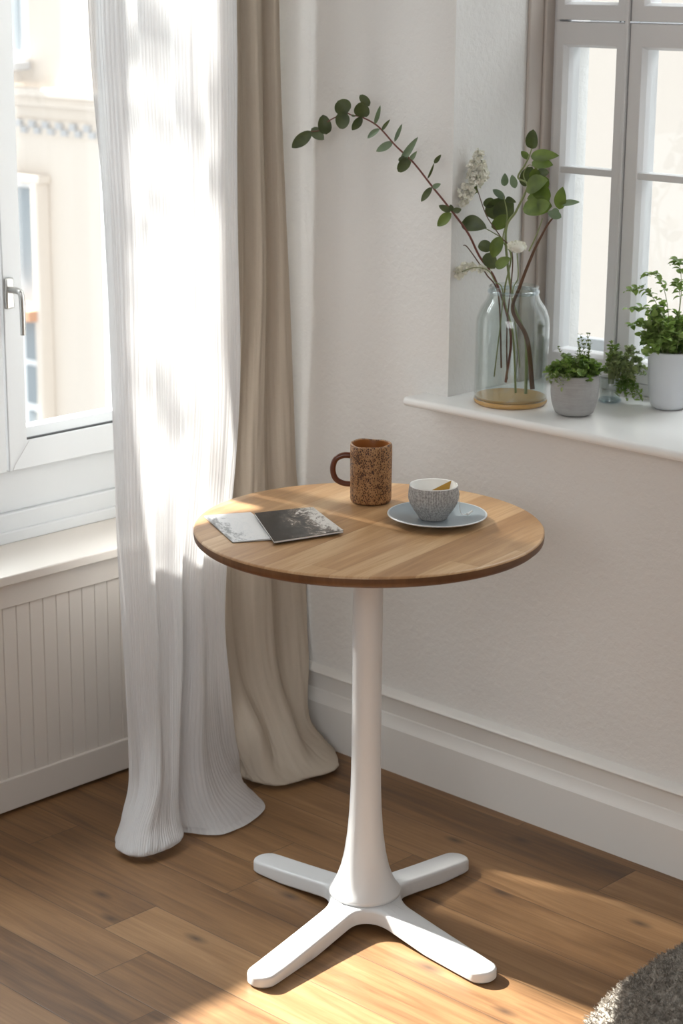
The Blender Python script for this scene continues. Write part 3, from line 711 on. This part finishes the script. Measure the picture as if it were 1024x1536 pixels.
YJ = .607
def c1(x, y): return (640+x*.2148, 380+y*.2148)
def c7(x, y): return (430+x*.2637, 120+y*.2637)
def c8(x, y): return (670+x*.2051, 180+y*.2051)
def pt(p, dy=0.0): return at(p[0], p[1], 1, YJ+dy)
def branch(name, label, stems, leaves, cat='branch', group=None):
    """stems: (points, dy start, dy end, r0, r1, material); leaves: (base, tip, width px, dy, material)"""
    p0 = pt(stems[0][0][0], 0)
    t = thing(name, p0, label, cat, group)
    for (ps, d0, d1, r0, r1, m) in stems:
        P = [pt(p, d0[i] if isinstance(d0, (list, tuple)) else d0+(d1-d0)*i/(len(ps)-1)) for i, p in enumerate(ps)]
        for q in P:   # keep stems inside the jar wall
            if q.z < SZ+.19:
                dx, dy = q.x-JC.x, q.y-JC.y; rr = math.hypot(dx, dy); lim = r_-.012
                if rr > lim: q.x = JC.x+dx/rr*lim; q.y = JC.y+dy/rr*lim
                q.z = max(q.z, SZ+.020)
        obj('stem', tube(B(), P, r0, r1, 8, max(12, 8*len(P))), m, t, smooth=60)
    groups = {}
    for (a, b, wpx, dy, m) in leaves: groups.setdefault(m, []).append((a, b, wpx, dy))
    for m, ls in groups.items():
        bm = B()
        for (a, b, wpx, dy) in ls:
            A = pt(a, dy); Bp = pt(b, dy-rnd(0, .012)); s = (A-CAM).length/F
            nrm = (CAM-A).normalized()+Vector((rnd(-.25, .25), rnd(-.25, .25), rnd(-.1, .35)))
            L = (Bp-A).length
            round_ = wpx*s/L > .55
            leaf(bm, A, Bp, wpx*s*1.06, nrm, rnd(.08, .2), rnd(-.02, .1), .85, 10, .52 if round_ else .72)
        obj('leaves', bm, M[m], t, smooth=80)
    return t
def L7(*r): return [(c7(*a), c7(*b), w_*.2637, -.088-.052*(670-c7(*a)[0])/230+dy*.1+.004, m) for a, b, w_, dy, m in r]
def L8(*r): return [(c8(*a), c8(*b), w_*.2051, dy, m) for a, b, w_, dy, m in r]

branch('eucalyptus_branch', 'long arching eucalyptus branch reaching left out of the jar',
    [([c1(550, 900), c1(585, 560), c1(480, 190), c8(240, 1000), c8(150, 820), c8(0, 620), c7(830, 610), c7(720, 470), c7(620, 375), c7(520, 265), c7(430, 213), c7(370, 200), c7(330, 190), c7(240, 232), c7(185, 285), c7(140, 292)], [.02, .02, .0, -.02, -.05, -.078, -.09, -.1, -.105, -.11, -.115, -.12, -.12, -.13, -.135, -.14], 0, .0026, .0010, M['redtwig'])],
    L7(((145, 290), (28, 386), 66, -.05, 'euc'), ((140, 275), (212, 340), 60, -.05, 'euc'), ((225, 310), (205, 197), 72, -.045, 'euc'),
       ((345, 190), (290, 118), 92, -.05, 'euc'), ((340, 185), (300, 276), 82, -.045, 'euc'), ((365, 200), (392, 206), 12, -.045, 'euc'),
       ((425, 212), (432, 122), 84, -.05, 'euc'), ((470, 148), (415, 85), 46, -.04, 'euc'), ((428, 208), (370, 286), 46, -.045, 'euc'),
       ((500, 252), (532, 143), 24, -.045, 'eucg'), ((540, 287), (588, 224), 20, -.04, 'euc'), ((530, 277), (458, 333), 32, -.045, 'eucg'),
       ((612, 352), (656, 248), 22, -.04, 'eucg'), ((604, 352), (507, 407), 42, -.04, 'eucg'), ((640, 480), (747, 323), 40, -.04, 'eucg'),
       ((702, 457), (740, 404), 25, -.035, 'eucg'), ((702, 445), (632, 522), 60, -.04, 'euc'), ((690, 450), (633, 455), 36, -.03, 'euc'),
       ((800, 562), (838, 470), 14, -.035, 'euc'), ((838, 474), (878, 424), 24, -.035, 'euc'), ((827, 610), (763, 692), 38, -.035, 'euc'), ((828, 612), (876, 590), 28, -.035, 'eucg'),
       ((937, 757), (855, 832), 60, -.03, 'euc2'), ((930, 752), (864, 713), 38, -.02, 'euc'), ((945, 747), (994, 733), 34, -.03, 'euc'), ((940, 747), (930, 708), 26, -.02, 'euc')))
branch('eucalyptus_sprig', 'upright sprig with round green leaves beside the window frame in the jar',
    [([c1(690, 980), c1(690, 600), c1(600, 330), c8(430, 830), c8(510, 660), c8(590, 480), c8(520, 420), c8(570, 330), c8(600, 270), c8(622, 205)], .0, .02, .0034, .0012, M['stem']),
     ([c8(590, 480), c8(560, 400), c8(600, 330), c8(650, 360), c8(650, 440)], .01, .02, .0012, .0009, M['stem'])],
    L8(((622, 212), (632, 68), 88, .02, 'euc'), ((612, 265), (822, 262), 84, .02, 'euc2'), ((620, 310), (778, 330), 82, .03, 'euc2'), ((600, 290), (543, 228), 46, .02, 'euc2'),
       ((570, 470), (625, 340), 100, .03, 'euc'), ((640, 440), (650, 350), 80, .02, 'euc2'), ((650, 420), (750, 385), 80, .02, 'euc'), ((745, 430), (650, 500), 110, .035, 'euc2'),
       ((580, 500), (740, 440), 130, .01, 'euc2'), ((750, 550), (585, 575), 90, .02, 'euc2'), ((640, 480), (750, 590), 110, .015, 'euc2'),
       ((770, 630), (555, 650), 140, .01, 'euc2'), ((660, 640), (755, 610), 96, .0, 'euc2'), ((590, 480), (530, 420), 50, .03, 'euc'), ((500, 500), (475, 400), 52, .04, 'eucg'), ((420, 484), (424, 388), 52, .05, 'eucg'))
    )
branch('leafy_twig', 'forked brown twig in the jar leaning toward the right window',
    [([c1(790, 960), c1(700, 600), c1(600, 400), c1(650, 230), c1(740, 0), c8(690, 850), c8(740, 760), c8(785, 705)], -.01, -.02, .0050, .0016, M['twig']),
     ([c8(600, 960), c8(660, 830), c8(700, 720)], -.012, .0, .0016, .0009, M['stem'])],
    L8(((822, 655), (848, 487), 86, -.02, 'euc2'), ((832, 612), (972, 600), 44, -.02, 'eucg'), ((838, 712), (735, 672), 62, -.02, 'eucg'), ((820, 660), (760, 690), 50, -.01, 'eucg')))
branch('leafy_sprig', 'low sprig of broad dark leaves above the jar mouth',
    [([c1(620, 980), c1(600, 560), c1(540, 300), c8(470, 1000), c8(410, 880), c8(440, 720), c8(425, 600), c8(405, 540)], .01, .02, .0022, .0010, M['stem']),
     ([c8(400, 860), c8(340, 825), c8(290, 798), c8(240, 780)], .012, .0, .0011, .0009, M['stem'])],
    L8(((110, 745), (292, 790), 118, -.02, 'euc'), ((350, 625), (268, 598), 78, .03, 'euc'), ((450, 590), (290, 700), 150, .04, 'euc'), ((490, 610), (360, 740), 150, .035, 'euc'),
       ((460, 715), (325, 785), 96, .02, 'euc2'), ((430, 575), (508, 602), 44, .03, 'euc'), ((425, 580), (335, 508), 50, .02, 'eucg'), ((395, 850), (335, 1010), 92, -.02, 'euc2'),
       ((332, 950), (233, 905), 84, -.02, 'euc'), ((285, 975), (350, 1088), 96, -.03, 'euc'), ((352, 1075), (468, 1010), 78, -.03, 'euc2')))
def blossoms(bm, c, rpx, n, size, dy=0.0, ry=None):
    for _ in range(n):
        a = rnd(0, 2*PI); q = math.sqrt(rnd(0, 1)); s = 1/734.0
        p = pt(c, dy+rnd(-.5, .5)*rpx*s)+R*(rpx*s*q*math.cos(a))+U*((ry or rpx)*s*q*math.sin(a))
        u = Vector((rnd(-1, 1), rnd(-1, 1), rnd(-.3, 1))).normalized()
        v_ = u.orthogonal().normalized(); w_ = u.cross(v_)
        for k in range(5):
            an = k*2*PI/5+a; d = v_*math.cos(an)+w_*math.sin(an)
            leaf(bm, p, p+(d*.9+u*.45)*size, size*.75, u, .1, .1, .9, 3)
def flower(label, spots, stems, name='white_flower_sprig'):
    p0 = pt(stems[0][0][0], stems[0][1]); t = thing(name, p0, label, 'flower')
    for (ps, d0, d1, r0, r1, m) in stems:
        P = [pt(p, d0+(d1-d0)*i/(len(ps)-1)) for i, p in enumerate(ps)]
        for q in P:
            if q.z < SZ+.19:
                dx, dy = q.x-JC.x, q.y-JC.y; rr = math.hypot(dx, dy); lim = r_-.012
                if rr > lim: q.x = JC.x+dx/rr*lim; q.y = JC.y+dy/rr*lim
                q.z = max(q.z, SZ+.020)
        obj('stem', tube(B(), P, r0, r1, 6, max(12, 8*len(P))), m, t)
    bm = B()
    for s in spots: blossoms(bm, *s)
    obj('blossoms', bm, M['petal'], t, smooth=80)
    return t
fl = flower('tall cream blossom spike above the jar', [(c8(228, 255), 8, 45, .005), (c8(220, 345), 13, 130, .006), (c8(225, 405), 15, 170, .006), (c8(215, 460), 9, 60, .005), (c8(140, 530), 12, 120, .0058, -.02), (c8(110, 590), 9, 70, .005, -.02)],
    [([c1(560, 880), c1(560, 500), c8(480, 1000), c8(390, 850), c8(290, 700), c8(220, 500)], .0, .0, .0016, .0009, M['twig']), ([c8(220, 500), c8(222, 400), c8(228, 260)], .0, .0, .0009, .0005, M['stem']), ([c8(222, 505), c8(165, 520), c8(110, 590)], .0, .0, .0009, .0005, M['stem'])])
bm = B()
for q in ((160, 490), (215, 480), (190, 555), (225, 535)): leaf(bm, pt(c8(205, 512)), pt(c8(*q)), .008, CAM-JC)
obj('calyx', bm, M['euc2'], fl)
flower('small white blossom on a dark twig left of the jar mouth', [(c8(85, 915), 9, 60, .0055)], [([c1(520, 800), c1(500, 300), c8(290, 1130), c8(230, 1040), c8(150, 930), c8(120, 915)], .01, -.02, .0018, .0010, M['twig'])])
flower('cream blossom spray hanging low left of the jar mouth', [(c8(95, 1120), 8, 60, .0055, -.03), (c8(135, 1080), 7, 60, .005, -.03), (c8(190, 1078), 6, 45, .0045, -.025), (c8(250, 1088), 6, 40, .0042, -.02), (c8(300, 1095), 5, 26, .004, -.01)], [([c1(470, 860), c1(530, 300), c8(350, 1180), c8(300, 1100), c8(200, 1080), c8(110, 1110)], .0, -.04, .0014, .0008, M['stem'])])
t = flower('round white button flower in the middle of the jar mouth', [(c8(512, 925), 14, 150, .0034, 0.0, 8)], [([c1(650, 800), c1(600, 300), c8(520, 1150), c8(512, 960)], .0, .0, .0014, .0012, M['stem']), ], 'button_flower')
bm = B(); c = pt(c8(512, 935)); bmesh.ops.create_uvsphere(bm, u_segments=24, v_segments=14, radius=1.0, matrix=Matrix.Translation(c) @ Matrix.Diagonal((.0155, .0155, .0105, 1)))
obj('flower_head', bm, M['petal'], t)

# ------------------------------------------------------------------ pot plants
def pot(name, c, r0, r1, h, mat, label, cat='plant', wall=.005, bulge=0.0):
    t = thing(name, c, label, cat)
    n = 14; out = [(r0+(r1-r0)*(i/n)**.8+bulge*math.sin(PI*(i/n)**.8), h*i/n) for i in range(n+1)]
    prof = [(0, .001), (r0-.006, .001), (r0-.002, .003)]+[(r, z) for r, z in out[1:] if z > .004]
    prof += [(out[-1][0]-wall*.5, h+.0012), (out[-1][0]-wall, h-.001), (out[-1][0]-wall-.001, h-.012)]
    obj('pot', lathe(B(), prof, c, 72), mat, t, smooth=60)
    obj('soil', lathe(B(), [(out[-1][0]-wall-.0005, h-.012), (r1*.5, h-.008), (0, h-.006)], c, 48), M['soil'], t)
    return t
def bush(parent, c, z, n, spread, height, leafL, mat, rs, droop=.2, tri=False, density=9, stemmat=None, wid=.6, bias=(0, 0)):
    st, lv = B(), B(); rg = random.Random(rs)
    for i in range(n):
        a = rg.uniform(0, 2*PI); q = rg.uniform(.1, 1)**.6; hh = height*rg.uniform(.45, 1)*(1.05-.5*q)
        b = Vector((c[0]+.35*spread*q*math.cos(a), c[1]+.35*spread*q*math.sin(a), z-.008))
        e = Vector((c[0]+bias[0]+spread*q*math.cos(a)*rg.uniform(.7, 1.1), c[1]+bias[1]+spread*q*math.sin(a)*rg.uniform(.7, 1.1), z+hh-droop*spread*q))
        m = b.lerp(e, .55)+Vector((0, 0, hh*.35))
        P = catmull([b, m, e], 8); tube(st, P, .0008, .0004, 4)
        for k in range(density):
            f = .25+.75*k/(density-1); p = P[min(8, int(f*8))].lerp(P[min(8, int(f*8)+1)], f*8 % 1)
            for s in (0, 1):
                d = Vector((rg.uniform(-1, 1), rg.uniform(-1, 1), rg.uniform(-.3, .9))).normalized(); L = leafL*rg.uniform(.6, 1.2)
                leaf(lv, p, p+d*L, L*wid, Vector((rg.uniform(-.6, .6), rg.uniform(-.6, .6), 1)), .12, .12, .85, 4)
    obj('stems', st, stemmat or M['stem'], parent); obj('foliage', lv, mat, parent, smooth=80)
GP = Vector((-.014, .612, SZ))
t = pot('potted_herb', GP, .034, .047, .082, M['concrete'], 'small grey concrete pot of green herbs at the front of the sill', bulge=.006)
bush(t, GP, SZ+.078, 80, .062, .050, .0125, M['herb'], 5, .25, wid=.75)
st, lv = B(), B(); rg = random.Random(4)
for i in range(9):      # taller fine sprigs
    b = GP+Vector((rg.uniform(-.02, .02), rg.uniform(-.02, .02), .08)); e = b+Vector((rg.uniform(-.03, .03), rg.uniform(-.03, .03), rg.uniform(.055, .085)))
    P = catmull([b, b.lerp(e, .5)+Vector((.004, 0, .004)), e], 10); tube(st, P, .0007, .0004, 4)
    for k in range(3, 11):
        for s in (-1, 1):
            d = Vector((rg.uniform(-1, 1), rg.uniform(-1, 1), .4)).normalized(); leaf(lv, P[k], P[k]+d*.007, .005, (0, 0, 1), .1, .1, .9, 4)
obj('tall_stems', st, M['stem'], t); obj('sprig_leaves', lv, M['euc2'], t)
st, lv = B(), B()
for i in range(26):     # pale trailing tips over the left rim
    a = rg.uniform(3.3, 5.2); b = GP+Vector((math.cos(a)*.036, math.sin(a)*.036, .085)); e = b+Vector((math.cos(a)*.02, math.sin(a)*.02, rg.uniform(-.022, .006)))
    for k in range(6):
        p = b.lerp(e, k/5); d = Vector((rg.uniform(-1, 1), rg.uniform(-1, 1), rg.uniform(-.7, .5))).normalized(); leaf(lv, p, p+d*.010, .005, (0, 0, 1), .1, .1, .9, 4)
obj('trailing_tips', lv, M['herb2'], t); st.free()

GC = Vector((-.038, .765, SZ))
t = thing('glass_of_herbs', GC, 'small clear glass cup of pale trailing herbs behind the concrete pot', 'plant')
obj('glass_cup', lathe(B(), [(0, .001), (.020, .001), (.0215, .003), (.024, .05), (.0235, .0505), (.0225, .05), (.020, .006), (0, .005)], GC, 48), M['jar'], t, smooth=60)
obj('clear_base', lathe(B(), [(0, .0), (.0225, .0), (.024, .003), (.0225, .007), (0, .0075)], GC, 48), M['jarrim'], t, smooth=60)
bush(t, GC+Vector((0.014, 0.012, 0)), SZ+.055, 70, .052, .085, .0095, M['herb2'], 15, .55, wid=.6, bias=(.012, .0))
bush(t, GC+Vector((0.025, 0.01, 0)), SZ+.055, 26, .035, .02, .010, M['herb'], 16, 1.6, wid=.5, bias=(.012, .0))
bush(t, GC+Vector((0.0, 0.0, 0)), SZ+.045, 26, .018, .098, .008, M['herb'], 18, .1, wid=.6)

WP = Vector((.084, .797, SZ))
t = pot('potted_ivy', WP, .034, .0455, .118, M['potwhite'], 'tall pale grey glazed pot of bright leafy greenery by the right window', bulge=.003)
bush(t, WP, SZ+.114, 90, .085, .12, .016, M['fern'], 25, .35, wid=.8, density=8)
bush(t, WP, SZ+.114, 26, .045, .05, .014, M['herb'], 27, .2, wid=.7)
st, lv = B(), B(); rg = random.Random(9)
for (dx, dz) in ((-.03, .27), (-.055, .20), (.01, .30), (.03, .26), (-.045, .24), (.05, .2), (-.06, .165)):
    b = WP+Vector((rg.uniform(-.015, .015), 0, .114)); e = b+Vector((dx, rg.uniform(-.04, .02), dz-.114)); e2 = e+Vector((dx*.5-.012, -.008, -.006))
    P = catmull([b, b.lerp(e, .6)+Vector((.01, 0, .01)), e, e2], 18); tube(st, P, .0009, .0005, 5)
    for k in range(8, 19):
        for s in (-1, 1):
            d = (Vector((s*.5+rg.uniform(-.3, .3), rg.uniform(-.6, .6), rg.uniform(-.5, .3)))).normalized(); leaf(lv, P[k], P[k]+d*.017, .011, (rg.uniform(-.3, .3), -.3, 1), .15, .1, .8, 4)
obj('tall_stems', st, M['stem'], t); obj('spray_leaves', lv, M['fern'], t, smooth=80)

# mound of bouclé blanket in the lower right corner
bl = B(); n = 120; g = []
x0, x1, y0, y1 = .48, 1.5, -.42, .50
def blz(x, y):
    dx = (x-.985)/.43; dy = (y-.035)/.41
    r = math.hypot(dx, dy); r += .10*noise.noise(Vector((x*4, y*4, 1)))+.035*noise.noise(Vector((x*12, y*12, 4)))
    if r > 1: return -.01
    return .17*(1-r**3)**.6+.02*noise.noise(Vector((x*9, y*9, 7)))+.008*noise.noise(Vector((x*40, y*40, 2)))+.007*noise.noise(Vector((x*90, y*90, 5)))+.005*noise.noise(Vector((x*170, y*170, 9)))
n = 380
for i in range(n+1):
    g.append([bl.verts.new((x0+(x1-x0)*i/n, y0+(y1-y0)*j/n, max(.0005, blz(x0+(x1-x0)*i/n, y0+(y1-y0)*j/n)))) for j in range(n+1)])
for i in range(n):
    for j in range(n):
        q = (g[i][j], g[i+1][j], g[i+1][j+1], g[i][j+1])
        if max(v.co.z for v in q) > .001: bl.faces.new(q)
for v in [v for v in bl.verts if not v.link_faces]: bl.verts.remove(v)
wb = tag(obj('wool_blanket', bl, M['wool'], org=(1.0, .02, 0), smooth=180), 'crumpled grey boucle wool blanket in the lower right corner', 'blanket')
pile = B(); rg = random.Random(31); k = 0
while k < 15000:
    x, y = rg.uniform(.50, .98), rg.uniform(-.38, .44); z = blz(x, y)
    if z < .004: continue
    e = .006; nn = Vector((blz(x-e, y)-blz(x+e, y), blz(x, y-e)-blz(x, y+e), 2*e)).normalized()
    p = Vector((x, y, z-.001)); d = (nn+Vector((rg.uniform(-1, 1), rg.uniform(-1, 1), rg.uniform(-.5, .5)))*.9).normalized()
    d2 = (d+Vector((rg.uniform(-1, 1), rg.uniform(-1, 1), rg.uniform(-1, .4)))*.9).normalized(); L = rg.uniform(.004, .008); s_ = d.orthogonal().normalized()*rg.uniform(.0006, .0011)
    q = [p-s_, p+s_, p+d*L+s_*.8, p+d*L-s_*.8, p+d*L+d2*L*.9]; v = [pile.verts.new(c) for c in q]
    pile.faces.new(v[:4]); pile.faces.new((v[3], v[2], v[4])); k += 1
obj('wool_pile', pile, M['wool'], wb, smooth=180)['kind'] = 'stuff'
